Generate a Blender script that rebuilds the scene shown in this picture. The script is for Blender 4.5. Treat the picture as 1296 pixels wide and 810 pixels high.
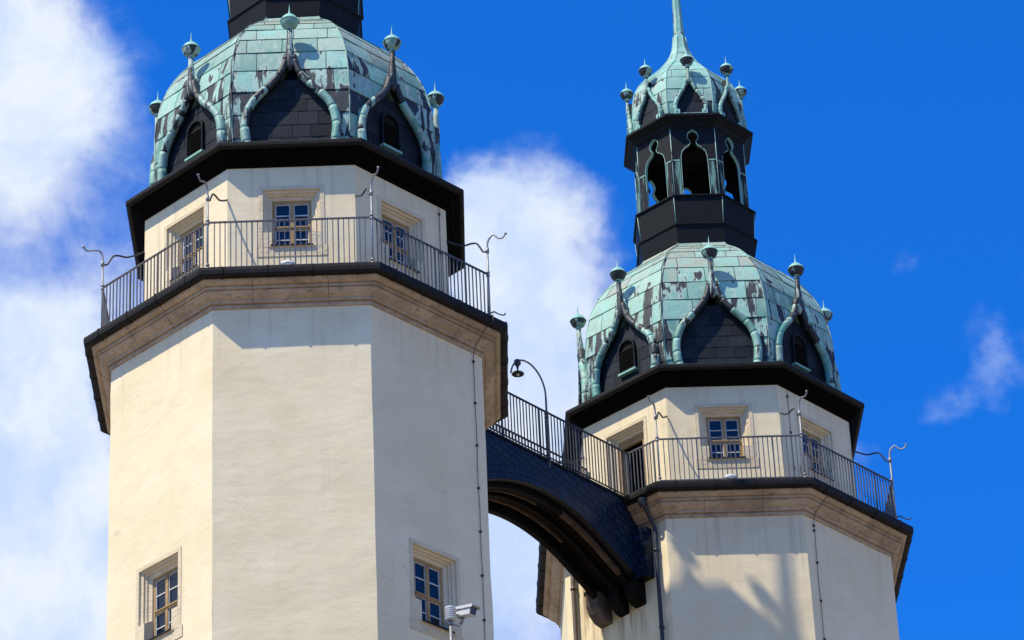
import bpy, bmesh, math, random
from mathutils import Vector, Matrix, noise as mnoise
R = math.radians
random.seed(7)
for o in list(bpy.data.objects): bpy.data.objects.remove(o)
scn = bpy.context.scene
C = scn.collection

# ------------------------------------------------------------------ camera
F_PX, PITCH, ROLL = 4610.3757, 0.54500671, -0.04832463
cp, sp, cr, sr = math.cos(PITCH), math.sin(PITCH), math.cos(ROLL), math.sin(ROLL)
fwd = Vector((0, cp, sp)); rt0 = Vector((1, 0, 0)); up0 = rt0.cross(fwd)
rt = cr*rt0 + sr*up0; up = -sr*rt0 + cr*up0
cam = bpy.data.objects.new('camera', bpy.data.cameras.new('camera')); C.objects.link(cam)
m = Matrix((rt, up, -fwd)).transposed().to_4x4(); m.translation = Vector((0, 0, 1.6))
cam.matrix_world = m
cam.data.sensor_fit = 'HORIZONTAL'; cam.data.sensor_width = 36; cam.data.lens = F_PX/1296*36
cam.data.clip_start = .5; cam.data.clip_end = 5000
scn.camera = cam
def pix_dir(x, y):
    d = rt*((x-648)/F_PX) + up*(-(y-405)/F_PX) + fwd
    return d.normalized()

# ------------------------------------------------------------------ light
SUN_AZ, SUN_EL = R(-54.8), R(55.5)     # azimuth measured from -Y towards +X
sd = Vector((math.sin(SUN_AZ)*math.cos(SUN_EL), -math.cos(SUN_AZ)*math.cos(SUN_EL), math.sin(SUN_EL)))
sun = bpy.data.objects.new('sun', bpy.data.lights.new('sun', 'SUN')); C.objects.link(sun)
sun.data.energy = 4.35; sun.data.angle = R(.53); sun.data.color = (1, .895, .72)
sun.rotation_euler = sd.to_track_quat('Z', 'Y').to_euler(); sun.location = (-60, -40, 120)
scn.view_settings.view_transform = 'Standard'; scn.view_settings.look = 'None'
scn.view_settings.exposure = 0.44; scn.view_settings.gamma = 1; scn.view_settings.use_curve_mapping = False

def NT(tree):
    nodes, links = tree.nodes, tree.links
    class T: pass
    t = T()
    def n(typ, **kw):
        x = nodes.new(typ)
        for k, v in kw.items():
            if k == 'inp':
                for a, b in v.items():
                    if isinstance(b, bpy.types.NodeSocket): links.new(b, x.inputs[a])
                    else: x.inputs[a].default_value = b
            else: setattr(x, k, v)
        return x
    def math_(op, a, b=0.0, c=None, clamp=False):
        x = nodes.new('ShaderNodeMath'); x.operation = op; x.use_clamp = clamp
        for i, v in enumerate((a, b) if c is None else (a, b, c)):
            if isinstance(v, bpy.types.NodeSocket): links.new(v, x.inputs[i])
            else: x.inputs[i].default_value = v
        return x.outputs[0]
    def vmath(op, a, b=(0, 0, 0), out=0):
        x = nodes.new('ShaderNodeVectorMath'); x.operation = op
        for i, v in enumerate((a, b)):
            if isinstance(v, bpy.types.NodeSocket): links.new(v, x.inputs[i])
            else: x.inputs[i].default_value = v
        return x.outputs[out]
    def mix(f, a, b, bt='MIX'):
        x = nodes.new('ShaderNodeMix'); x.data_type = 'RGBA'; x.blend_type = bt
        for i, v in ((0, f), (6, a), (7, b)):
            if isinstance(v, bpy.types.NodeSocket): links.new(v, x.inputs[i])
            else: x.inputs[i].default_value = v if i == 0 else (*v, 1) if len(v) == 3 else v
        return x.outputs[2]
    def ramp(v, a, b, lo=0.0, hi=1.0, smooth=True):
        x = nodes.new('ShaderNodeMapRange'); x.interpolation_type = 'SMOOTHSTEP' if smooth else 'LINEAR'
        links.new(v, x.inputs[0])
        for i, q in zip((1, 2, 3, 4), (a, b, lo, hi)): x.inputs[i].default_value = q
        return x.outputs[0]
    def noise(vec, scale, detail=4, rough=.55, dist=0, out='Fac'):
        x = nodes.new('ShaderNodeTexNoise'); links.new(vec, x.inputs['Vector'])
        x.inputs['Scale'].default_value = scale; x.inputs['Detail'].default_value = detail
        x.inputs['Roughness'].default_value = rough; x.inputs['Distortion'].default_value = dist
        return x.outputs[out]
    t.n, t.math, t.vmath, t.mix, t.ramp, t.noise, t.links, t.nodes = n, math_, vmath, mix, ramp, noise, links, nodes
    return t

# ------------------------------------------------------------------ sky
w = bpy.data.worlds.new('World'); scn.world = w; w.use_nodes = True
w.node_tree.nodes.clear()
t = NT(w.node_tree)
sky = t.n('ShaderNodeTexSky', sky_type='NISHITA', sun_disc=False, sun_elevation=SUN_EL,
          sun_rotation=math.atan2(sd.x, sd.y), air_density=1.0, dust_density=.3, ozone_density=3.0, altitude=100)
geo = t.n('ShaderNodeTexCoord').outputs['Generated']
wn1 = t.noise(geo, 16, 5, .6, 0, 'Color')
off = t.vmath('SCALE', t.vmath('SUBTRACT', wn1, (.5, .5, .5))); off.node.inputs['Scale'].default_value = .045
wn2 = t.noise(geo, 70, 4, .6, 0, 'Color')
off2 = t.vmath('SCALE', t.vmath('SUBTRACT', wn2, (.5, .5, .5))); off2.node.inputs['Scale'].default_value = .010
wd = t.vmath('NORMALIZE', t.vmath('ADD', t.vmath('ADD', geo, off), off2))
# clouds as soft directional puffs: (direction given by picture position it is seen at, radius in px, softness, weight)
PUFFS = [(0, 60, 170, 1, .62), (85, 130, 140, 1, .42), (-40, 190, 170, 1, .6), (-80, 0, 200, .8, .6), (140, 70, 80, 1, .16), (190, 270, 150, 1, .17), (60, 330, 150, 1, .3), (30, 470, 130, 1, .75),
         (20, 620, 180, .9, 1.0), (60, 800, 230, .8, 1.3), (115, 640, 120, 1, .65), (-60, 500, 170, .9, .75), (110, 430, 120, 1, .42), (125, 740, 130, 1, .85), (330, 60, 160, 1, .04),
         (620, 300, 85, .9, .8), (680, 275, 90, .9, .55), (590, 250, 60, .9, .5), (665, 400, 130, .8, .85), (715, 470, 115, .9, .62), (600, 480, 140, .8, .8), (640, 600, 150, .9, .75), (725, 250, 60, 1, .2),
         (640, 760, 190, .9, .7), (750, 320, 75, 1, .34), (1240, 450, 95, 1, .09), (1175, 512, 22, 1, .14), (1198, 498, 24, 1, .17), (1218, 482, 24, 1, .2), (1230, 458, 24, 1, .22), (1236, 432, 22, 1, .22), (1240, 405, 20, 1, .16),
         (1266, 470, 26, 1, .16), (1290, 440, 30, 1, .2), (1288, 350, 34, 1, .24), (1145, 332, 20, 1, .15), (1085, 565, 34, 1, .24), (1215, 395, 26, 1, .1)]
acc = None
for (x, y, r, s, wgt) in PUFFS:
    d = pix_dir(x, y)
    dist = t.vmath('DISTANCE', wd, tuple(d), out='Value')
    v = t.ramp(dist, r*(1-s)/F_PX, r*1.25/F_PX, wgt, 0)
    acc = v if acc is None else t.math('ADD', acc, v)
# unseen cloud banks, most added to whiten fill light; pale haze near the horizon
for (vx, vy, vz, r, wgt) in ((-.86, .0, .50, .75, .75), (.25, -.2, .93, .5, .9), (.93, .25, .10, .42, 1.0), (.85, -.5, .05, .35, .9), (-.3, -.9, .12, .25, .5), (.2, -.5, .85, .3, .6), (-.5, .2, .85, .4, .6), (.95, -.3, .1, .35, .5), (0, .97, .12, .3, .6)):
    dv = Vector((vx, vy, vz)).normalized()
    acc = t.math('ADD', acc, t.ramp(t.vmath('DISTANCE', wd, tuple(dv), out='Value'), r*.35, r, wgt, 0))
fine = t.noise(geo, 42, 9, .62, .25)
er = t.math('MULTIPLY', t.math('SUBTRACT', fine, .5), t.math('MULTIPLY', acc, 4.5, clamp=True))
dens = t.math('SUBTRACT', t.math('ADD', t.math('MULTIPLY', acc, 1.1), t.math('MULTIPLY', er, 1.15)), .03)
dens = t.ramp(dens, .02, 1.05, 0, .96)
skyc = t.mix(1.0, sky.outputs[0], (0.078, 0.75, 1.80), 'MULTIPLY')
hz = t.noise(wd, 30, 7, .55)
cloudc = t.mix(t.ramp(hz, .35, .7), (4.4, 5.5, 7.5), (6.6, 7.0, 7.6))
col = t.mix(dens, skyc, cloudc)
bg = t.n('ShaderNodeBackground', inp={'Color': col, 'Strength': .10})
out = t.n('ShaderNodeOutputWorld'); t.links.new(bg.outputs[0], out.inputs[0])

# ------------------------------------------------------------------ materials
def mat(name, build):
    mm = bpy.data.materials.new(name); mm.use_nodes = True; mm.node_tree.nodes.clear()
    tt = NT(mm.node_tree)
    tt.b = tt.n('ShaderNodeBsdfPrincipled'); o = tt.n('ShaderNodeOutputMaterial'); tt.links.new(tt.b.outputs[0], o.inputs[0])
    tt.pos = tt.n('ShaderNodeNewGeometry').outputs['Position']
    def put(k, v):
        if isinstance(v, bpy.types.NodeSocket): tt.links.new(v, tt.b.inputs[k])
        else: tt.b.inputs[k].default_value = (*v, 1) if isinstance(v, tuple) and len(v) == 3 else v
    tt.put = put
    def scl(v):
        return tt.vmath('MULTIPLY', tt.pos, v)
    tt.scl = scl
    def bump(h, strength, dist):
        b = tt.n('ShaderNodeBump', inp={'Height': h, 'Strength': strength, 'Distance': dist}); put('Normal', b.outputs[0])
    tt.bump = bump
    build(tt); return mm

def plaster(stain=None, tint=(1, 1, 1)):
    def f(t):
        a = t.noise(t.pos, .8, 6, .62); b_ = t.noise(t.scl((1.2, 1.2, 4)), 1.3, 5, .6); c = t.noise(t.pos, 9, 5, .65)
        col = t.mix(t.ramp(a, .3, .72), tuple(x*k for x, k in zip((.71, .60, .375), tint)), tuple(x*k for x, k in zip((.77, .675, .455), tint)))
        col = t.mix(t.ramp(b_, .52, .78, 0, .45), col, (.63, .525, .33))
        col = t.mix(t.ramp(c, .6, .8, 0, .28), col, (.60, .515, .36))
        # rain streaks and small damp marks
        st = t.noise(t.scl((3.5, 3.5, .25)), 1.2, 5, .65)
        col = t.mix(t.ramp(st, .60, .80, 0, .34), col, (.50, .43, .32))
        cr = t.noise(t.scl((.9, .9, 2.4)), 1.1, 3, .5, 1.2); crk = t.math('ABSOLUTE', t.math('SUBTRACT', cr, .5))
        pm = t.ramp(t.noise(t.pos, .45, 2, .5), .52, .62)
        col = t.mix(t.math('MULTIPLY', t.ramp(crk, .0, .006, .45, 0), pm), col, (.40, .33, .24))
        sp_ = t.noise(t.pos, 2.3, 2, .5)
        col = t.mix(t.ramp(sp_, .74, .80, 0, .35), col, (.50, .36, .24))
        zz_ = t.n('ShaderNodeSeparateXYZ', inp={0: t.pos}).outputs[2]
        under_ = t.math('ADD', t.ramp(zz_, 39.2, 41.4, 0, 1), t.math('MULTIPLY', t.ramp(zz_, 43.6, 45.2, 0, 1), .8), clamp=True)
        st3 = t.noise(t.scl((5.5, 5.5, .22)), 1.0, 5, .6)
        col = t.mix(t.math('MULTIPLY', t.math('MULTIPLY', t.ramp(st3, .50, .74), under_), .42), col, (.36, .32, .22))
        if stain:
            # run-off below the bridge corbels: face frame (ux,uy), origin, z range
            (ox, oy, ux, uy, nx, ny, ap, z0, z1, hw) = stain
            rel = t.vmath('SUBTRACT', t.pos, (ox, oy, 0))
            u = t.vmath('DOT_PRODUCT', rel, (ux, uy, 0), out='Value'); nn = t.vmath('DOT_PRODUCT', rel, (nx, ny, 0), out='Value')
            onf = t.math('GREATER_THAN', nn, ap-.03)
            comb = t.n('ShaderNodeCombineXYZ', inp={0: t.math('MULTIPLY', u, 5.0), 2: t.math('MULTIPLY', t.n('ShaderNodeSeparateXYZ', inp={0: t.pos}).outputs[2], .5)}).outputs[0]
            s_ = t.noise(comb, 1.0, 4, .6)
            zz = t.n('ShaderNodeSeparateXYZ', inp={0: t.pos}).outputs[2]
            m1 = t.math('MULTIPLY', t.ramp(zz, z0, z1, 0, 1), t.ramp(t.math('ABSOLUTE', t.math('ADD', u, .15)), hw*.75, hw, 1, 0))
            m2 = t.math('MULTIPLY', t.math('MULTIPLY', m1, t.ramp(s_, .42, .62)), onf)
            col = t.mix(t.math('MULTIPLY', m2, .85), col, (.26, .17, .09))
        t.put('Base Color', col); t.put('Roughness', .92); t.put('Specular IOR Level', .2)
        wav = t.noise(t.scl((1.0, 1.0, 1.8)), 1.6, 6, .55, .2); fine = t.noise(t.pos, 18, 4, .6)
        h = t.math('ADD', wav, t.math('MULTIPLY', fine, .16))
        t.bump(h, .42, .035)
    return f

def stonef(t, a=(.50, .375, .24), b=(.33, .24, .15), grime=.65):
    n1 = t.noise(t.pos, 1.6, 5, .6); n2 = t.noise(t.scl((2, 2, 6)), 3, 5, .65); n3 = t.noise(t.pos, 14, 4, .6)
    col = t.mix(t.ramp(n1, .3, .7), a, b)
    col = t.mix(t.ramp(n2, .50, .74, 0, grime), col, (.10, .085, .065))
    col = t.mix(t.ramp(n3, .55, .75, 0, .4), col, (.17, .135, .10))
    t.put('Base Color', col); t.put('Roughness', .9); t.put('Specular IOR Level', .2)
    t.bump(t.math('ADD', n3, t.math('MULTIPLY', n2, .6)), .5, .03)

def patina(t):
    at = t.n('ShaderNodeAttribute', attribute_name='plate'); s = t.n('ShaderNodeSeparateColor', inp={0: at.outputs['Color']})
    r, g, b = s.outputs
    oi = t.n('ShaderNodeObjectInfo').outputs['Random']
    n1 = t.noise(t.pos, 1.1, 5, .6); n2 = t.noise(t.pos, 6, 4, .6); st = t.noise(t.scl((5.2, 5.2, .95)), 1.0, 4, .55, .25); st2 = t.noise(t.scl((11, 11, 1.5)), 1.4, 4, .6)
    v = t.math('ADD', t.math('MULTIPLY', r, .75), t.math('MULTIPLY', n1, .5))
    col = t.mix(t.ramp(v, .2, .95), (.06, .235, .19), (.235, .515, .43))
    col = t.mix(t.ramp(n2, .5, .8, 0, .4), col, (.30, .55, .465))
    blot = t.noise(t.pos, 3.2, 5, .65); col = t.mix(t.ramp(blot, .5, .72, 0, .5), col, (.12, .25, .215))
    grey = t.math('MULTIPLY', b, t.ramp(t.math('ADD', st, t.math('MULTIPLY', n1, .5)), .40, .85), clamp=True)
    col = t.mix(grey, col, (.30, .325, .26))
    stv = t.ramp(st2, .56, .8, 0, .55); col = t.mix(stv, col, (.13, .135, .105))
    dk = t.math('ADD', t.math('MULTIPLY', g, .85), t.math('MULTIPLY', t.math('SUBTRACT', st, .5), 2.0))
    dk = t.math('ADD', dk, t.math('MULTIPLY', t.math('SUBTRACT', n2, .5), .3))
    rim = t.ramp(dk, .26, .42); dkf = t.ramp(dk, .42, .54)
    col = t.mix(t.math('MULTIPLY', rim, .55), col, (.40, .52, .45)) 
    col = t.mix(dkf, col, t.mix(n2, (.009, .014, .017), (.022, .029, .033)))
    t.put('Base Color', col); t.put('Roughness', .56); t.put('Specular IOR Level', .45)
    t.bump(t.math('ADD', n2, t.math('MULTIPLY', n1, 2.0)), .45, .028)

def darkcopper(edge=.0):
    def f(t):
        at = t.n('ShaderNodeAttribute', attribute_name='plate'); s = t.n('ShaderNodeSeparateColor', inp={0: at.outputs['Color']})
        n1 = t.noise(t.pos, 1.7, 5, .6); n2 = t.noise(t.pos, 9, 5, .7); st = t.noise(t.scl((8, 8, .8)), 1.1, 5, .65)
        v = t.math('ADD', t.math('MULTIPLY', s.outputs[0], .5), t.math('MULTIPLY', n1, .5))
        k_ = 1-edge; col = t.mix(t.ramp(v, .15, .8), (.006*k_, .009*k_, .012*k_), (.018*k_, .024*k_, .031*k_))
        col = t.mix(t.ramp(n2, .58, .8, 0, .4), col, (.045, .052, .056))
        col = t.mix(t.ramp(t.math('ADD', st, t.math('MULTIPLY', s.outputs[1], .35)), .68, .78, 0, .75), col, (.16, .32, .27))
        t.put('Base Color', col); t.put('Roughness', .6); t.put('Specular IOR Level', .15)
        t.bump(n2, .35, .02)
    return f

def flat(col, rough=.5, metal=0, var=.25, spec=.5, sc=8):
    def f(t):
        n = t.noise(t.pos, sc, 4, .6)
        t.put('Base Color', t.mix(t.ramp(n, .3, .75), tuple(c*(1-var) for c in col), tuple(min(1, c*(1+var)) for c in col)))
        t.put('Roughness', rough); t.put('Metallic', metal); t.put('Specular IOR Level', spec)
        t.bump(n, .2, .01)
    return f

def slatef(t):
    # overlapping slates: brick pattern in the wall plane, tilted courses
    uv = t.n('ShaderNodeUVMap', uv_map='UVMap').outputs[0]
    br = t.n('ShaderNodeTexBrick', inp={'Vector': uv, 'Scale': 1.0, 'Mortar Size': .02, 'Mortar Smooth': .3, 'Brick Width': .28, 'Row Height': .19,
             'Color1': (.2, .2, .2, 1), 'Color2': (.9, .9, .9, 1), 'Mortar': (0, 0, 0, 1)}); br.offset = .5
    n = t.noise(t.pos, 6, 4, .6)
    v = t.math('ADD', t.math('MULTIPLY', br.outputs['Color'], .6), t.math('MULTIPLY', n, .4))
    col = t.mix(v, (.002, .008, .019), (.011, .029, .058))
    col = t.mix(br.outputs['Fac'], col, (.003, .004, .006))
    t.put('Base Color', col); t.put('Roughness', t.ramp(v, .2, .9, .4, .6)); t.put('Specular IOR Level', .18)
    sepu = t.n('ShaderNodeSeparateXYZ', inp={0: uv}).outputs[1]
    saw = t.math('FRACT', t.math('DIVIDE', sepu, .19))
    t.bump(t.math('SUBTRACT', t.math('MULTIPLY', t.math('SUBTRACT', 1.0, saw), .6), br.outputs['Fac']), .8, .02)

def woodf(a, b, rough=.75):
    def f(t):
        n = t.noise(t.scl((3, 3, 9)), 2.0, 5, .65); n2 = t.noise(t.pos, 2.2, 3, .5)
        t.put('Base Color', t.mix(t.ramp(t.math('ADD', t.math('MULTIPLY', n, .7), t.math('MULTIPLY', n2, .4)), .35, .75), a, b)); t.put('Roughness', rough); t.put('Specular IOR Level', .12)
        t.bump(n, .4, .015)
    return f

def glassf(t):
    n = t.noise(t.pos, 2.5, 2, .5)
    t.put('Base Color', (.004, .008, .018)); t.put('Roughness', .03); t.put('Specular IOR Level', .5); t.put('IOR', 1.5)
    t.bump(n, .12, .05)

def groundf(t):
    br = t.n('ShaderNodeTexBrick', inp={'Vector': t.pos, 'Scale': 1.0, 'Mortar Size': .01, 'Brick Width': .3, 'Row Height': .2,
             'Color1': (.30, .235, .165, 1), 'Color2': (.24, .19, .135, 1), 'Mortar': (.1, .1, .09, 1)})
    n = t.noise(t.pos, .4, 4, .6)
    t.put('Base Color', t.mix(t.ramp(n, .3, .7, 0, .4), br.outputs['Color'], (.20, .19, .17))); t.put('Roughness', .9)

# tower placements (solved from the photograph)
T1 = (Vector((-4.66137, 68.27752, 0)), 0.02567295)
T2 = (Vector((4.840997, 79.74423, .6903)), 0.04391590)
S_AP = 3.94
a2 = R(-45)+T2[1]
M = {}
M['plaster'] = mat('lime plaster', plaster())
M['plaster2'] = mat('lime plaster stained', plaster((T2[0].x, T2[0].y, math.cos(a2), math.sin(a2), math.sin(a2), -math.cos(a2), S_AP, 38.3, 40.4, 1.15)))
M['stone'] = mat('sandstone cornice', stonef)
M['frame_stone'] = mat('sandstone surround', lambda t: stonef(t, (.68, .575, .38), (.58, .48, .31), .12))
M['corbel'] = mat('weathered corbel stone', lambda t: stonef(t, (.12, .09, .07), (.06, .045, .035), .6))
M['patina'] = mat('copper patina', patina)
M['copper'] = mat('dark copper', darkcopper())
M['black copper'] = mat('blackened copper', darkcopper(.5))
M['under'] = mat('underlay copper', flat((.02, .028, .026), .6))  # dark copper underlay beneath the plates, visible in the open seams
M['gutter'] = mat('bitumen black gutter', flat((.009, .0075, .0065), .6, 0, .35, .2))
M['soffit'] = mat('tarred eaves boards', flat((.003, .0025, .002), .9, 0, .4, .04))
M['floor'] = mat('lead terrace floor', flat((.42, .40, .36), .7))
M['rail'] = mat('grey painted steel', flat((.105, .105, .11), .42, .3, .2))
M['railb'] = mat('dark painted steel', flat((.035, .037, .042), .45, .3, .2))
M['zinc'] = mat('galvanised steel', flat((.26, .265, .27), .5, .5, .15))
M['wood'] = mat('ochre window wood', woodf((.27, .17, .07), (.42, .29, .14)))
M['white'] = mat('white glazing bar', flat((.56, .565, .54), .55, 0, .15))
M['glass'] = mat('window glass', glassf)
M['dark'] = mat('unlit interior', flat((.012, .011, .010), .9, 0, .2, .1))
M['slate'] = mat('slate cladding', slatef)
M['timber'] = mat('weathered timber', woodf((.035, .022, .014), (.10, .066, .040)))
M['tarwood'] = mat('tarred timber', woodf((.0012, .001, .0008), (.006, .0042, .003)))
M['pipe'] = mat('dark downpipe', flat((.03, .033, .04), .4, .3, .2))
M['pipebrown'] = mat('brown downpipe', flat((.13, .095, .075), .5, .2, .2))
M['ground'] = mat('paving setts', groundf)

# ------------------------------------------------------------------ mesh helpers
class MB:
    def __init__(s): s.v = []; s.f = []; s.m = []; s.c = []; s.uv = {}; s.sm = []
    def face(s, pts, mi=0, col=(0, 0, 0), smooth=False, uv=None):
        b = len(s.v); s.v += [tuple(p) for p in pts]; s.f.append(tuple(range(b, b+len(pts)))); s.m.append(mi); s.c.append(col); s.sm.append(smooth)
        if uv: s.uv[len(s.f)-1] = uv
    def mesh(s, vs, fs, mi=0, col=(0, 0, 0), smooth=False):
        b = len(s.v); s.v += [tuple(p) for p in vs]
        for f in fs: s.f.append(tuple(b+i for i in f)); s.m.append(mi); s.c.append(col); s.sm.append(smooth)
    def box(s, x0, x1, y0, y1, z0, z1, mi=0, col=(0, 0, 0)):
        vs = [(x, y, z) for z in (z0, z1) for y in (y0, y1) for x in (x0, x1)]
        s.mesh(vs, [(0, 2, 3, 1), (4, 5, 7, 6), (0, 1, 5, 4), (2, 6, 7, 3), (0, 4, 6, 2), (1, 3, 7, 5)], mi, col)
    def tube(s, pts, rad, n=8, mi=0, col=(0, 0, 0), cap=True, smooth=True, flatz=1.0, ref=None):
        pts = [Vector(p) for p in pts]; k = len(pts)
        if not isinstance(rad, (list, tuple)): rad = [rad]*k
        vs = []; pr = None
        for i, p in enumerate(pts):
            d = (pts[min(i+1, k-1)]-pts[max(i-1, 0)]).normalized()
            if ref is not None: a = d.cross(Vector(ref)).normalized()
            elif pr is None: a = d.cross(Vector((0, 0, 1)) if abs(d.z) < .9 else Vector((1, 0, 0))).normalized()
            else: a = (pr-d*pr.dot(d)).normalized()
            pr = a; b = d.cross(a)
            for j in range(n):
                th = 2*math.pi*j/n; vs.append(p+a*math.cos(th)*rad[i]+b*math.sin(th)*rad[i]*flatz)
        fs = [(i*n+j, i*n+(j+1) % n, (i+1)*n+(j+1) % n, (i+1)*n+j) for i in range(k-1) for j in range(n)]
        s.mesh(vs, fs, mi, col, smooth)
        if cap: s.mesh(vs[:n], [tuple(range(n))], mi, col); s.mesh(vs[-n:], [tuple(range(n))], mi, col)
    def lathe(s, prof, n=16, mi=0, cx=0, cy=0, smooth=True, phase=0, col=(0, 0, 0), mis=None):
        vs = []
        for r, z in prof:
            for j in range(n):
                th = 2*math.pi*(j+phase)/n; vs.append((cx+r*math.cos(th), cy+r*math.sin(th), z))
        for i in range(len(prof)-1):
            b = len(s.v)
            s.mesh(vs[i*n:(i+2)*n], [(j, (j+1) % n, n+(j+1) % n, n+j) for j in range(n)], mis[i] if mis else mi, col, smooth)
    def oct(s, prof, mi=0, closed=False, mis=None, jit=0):
        # octagonal ring sweep, prof of (apothem, z)
        k = len(prof); rng = range(k if closed else k-1)
        def V(i, j):
            ap, z = prof[i % k]; a = R(-22.5+45*j); r = ap/math.cos(R(22.5))
            return (r*math.sin(a), -r*math.cos(a), z)
        for i in rng:
            for j in range(8):
                s.face([V(i, j), V(i, j+1), V(i+1, j+1), V(i+1, j)], mis[i] if mis else mi)
    def build(s, name, mats, parent=None, rotz=0, loc=None):
        me = bpy.data.meshes.new(name); me.from_pydata(s.v, [], s.f)
        if not isinstance(mats, (list, tuple)): mats = [mats]
        for m_ in mats: me.materials.append(M[m_])
        me.polygons.foreach_set('material_index', s.m); me.polygons.foreach_set('use_smooth', s.sm)
        if any(c != (0, 0, 0) for c in s.c):
            ca = me.color_attributes.new('plate', 'FLOAT_COLOR', 'CORNER'); d = []
            for f, c in zip(s.f, s.c): d += [*c, 1.0]*len(f)
            ca.data.foreach_set('color', d)
        if s.uv:
            ul = me.uv_layers.new(name='UVMap')
            for p in me.polygons:
                if p.index in s.uv:
                    for li, q in zip(p.loop_indices, s.uv[p.index]): ul.data[li].uv = q
        bm = bmesh.new(); bm.from_mesh(me)
        bmesh.ops.remove_doubles(bm, verts=bm.verts, dist=1e-5)
        bmesh.ops.recalc_face_normals(bm, faces=bm.faces)
        bm.to_mesh(me); bm.free(); me.update()
        o = bpy.data.objects.new(name, me); C.objects.link(o)
        if parent: o.parent = parent
        o.rotation_euler.z = rotz
        if loc: o.location = loc
        return o
def copy(o, parent, rotz=None, loc=None):
    c = o.copy(); C.objects.link(c); c.parent = parent
    if rotz is not None: c.rotation_euler.z = rotz
    if loc is not None: c.location = loc
    for ch in list(o.children): copy(ch, c)
    return c
def empty(name, parent=None, loc=(0, 0, 0), rz=0):
    o = bpy.data.objects.new(name, None); C.objects.link(o); o.location = loc; o.rotation_euler.z = rz; o.empty_display_size = .3
    if parent: o.parent = parent
    return o
def tag(o, label=None, cat=None, group=None, kind=None):
    if label: o['label'] = label
    if cat: o['category'] = cat
    if group: o['group'] = group
    if kind: o['kind'] = kind
    return o
def lerp_tab(tab, x):
    if x <= tab[0][0]: return tab[0][1]
    for (a, va), (b, vb) in zip(tab, tab[1:]):
        if x <= b: return va+(vb-va)*(x-a)/(b-a)
    return tab[-1][1]
def smooth_path(pts, n=6):
    # Catmull-Rom
    P = [Vector(p) for p in pts]; P = [P[0]*2-P[1]]+P+[P[-1]*2-P[-2]]; o = []
    for i in range(1, len(P)-2):
        for k in range(n):
            u = k/n; a, b, c, d = P[i-1:i+3]
            o.append(.5*((2*b)+(-a+c)*u+(2*a-5*b+4*c-d)*u*u+(-a+3*b-3*c+d)*u**3))
    o.append(P[-2]); return o
T225 = math.tan(R(22.5)); C225 = math.cos(R(22.5))

# plates: sheet-metal cladding on a face in local frame (x, -out, z)
def plates(mb, prof, hw, rows, width, rng, gap=.014, lift=.016, colf=None, mi=0, sub=3, skip=None, hole=None):
    """prof(s)->(out,z); hw(s)->half width; rows = list of s breaks"""
    for ri in range(len(rows)-1):
        s0, s1 = rows[ri], rows[ri+1]
        h1 = min(hw(s0), hw(s1)); off = rng.uniform(.2, .8)*width if ri % 2 else rng.uniform(-.1, .15)*width
        xs = []; x = -6*width+off
        while x < 6*width:
            xx = x+rng.uniform(-.12, .12)*width
            if abs(xx) < h1-.12*width: xs.append(xx)
            x += width
        edges = [None]+xs+[None]
        for pi in range(len(edges)-1):
            L, Rr = edges[pi], edges[pi+1]
            cxm = ((L if L is not None else -h1)+(Rr if Rr is not None else h1))/2
            if skip and skip(cxm, (s0+s1)/2): continue
            col = colf(cxm/max(h1, .01), (s0+s1)/2, rng) if colf else (rng.random(), 0, rng.random())
            lf = lift*rng.uniform(.6, 1.3); tilt = rng.uniform(-.005, .005)
            def clipx(sg, sd):
                xl = L+gap/2 if L is not None else -hw(sg)+.004
                xr = Rr-gap/2 if Rr is not None else hw(sg)-.004
                if sd: 
                    h = hole(sg)
                    if sd > 0: xl = max(xl, h)
                    else: xr = min(xr, -h)
                return xl, xr
            sides = (0,)
            if hole and max(hole(s0), hole(s1)) > 0: sides = (-1, 1)
            for sd in sides:
              prev = None
              nsub = sub if sd == 0 else 6
              for k in range(nsub+1):
                f = k/nsub; sg = s0+gap*.6+(s1-s0-gap*.6)*f
                out_, z = prof(sg); o2 = out_+lf*(1-f)+.003
                xl, xr = clipx(sg, sd)
                if xr-xl < .004: prev = None; continue
                cur = ((xl, -o2-tilt, z), (xr, -o2+tilt, z))
                if k == 0: mb.face([(xl, -out_+.01, z), (xr, -out_+.01, z), cur[1], cur[0]], mi, col)
                elif prev: mb.face([prev[0], prev[1], cur[1], cur[0]], mi, col, False)
                prev = cur

# ------------------------------------------------------------------ ground
g = MB(); g.face([(-1500, -1500, 0), (1500, -1500, 0), (1500, 1500, 0), (-1500, 1500, 0)])
tag(g.build('ground', 'ground'), kind='structure')

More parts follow.
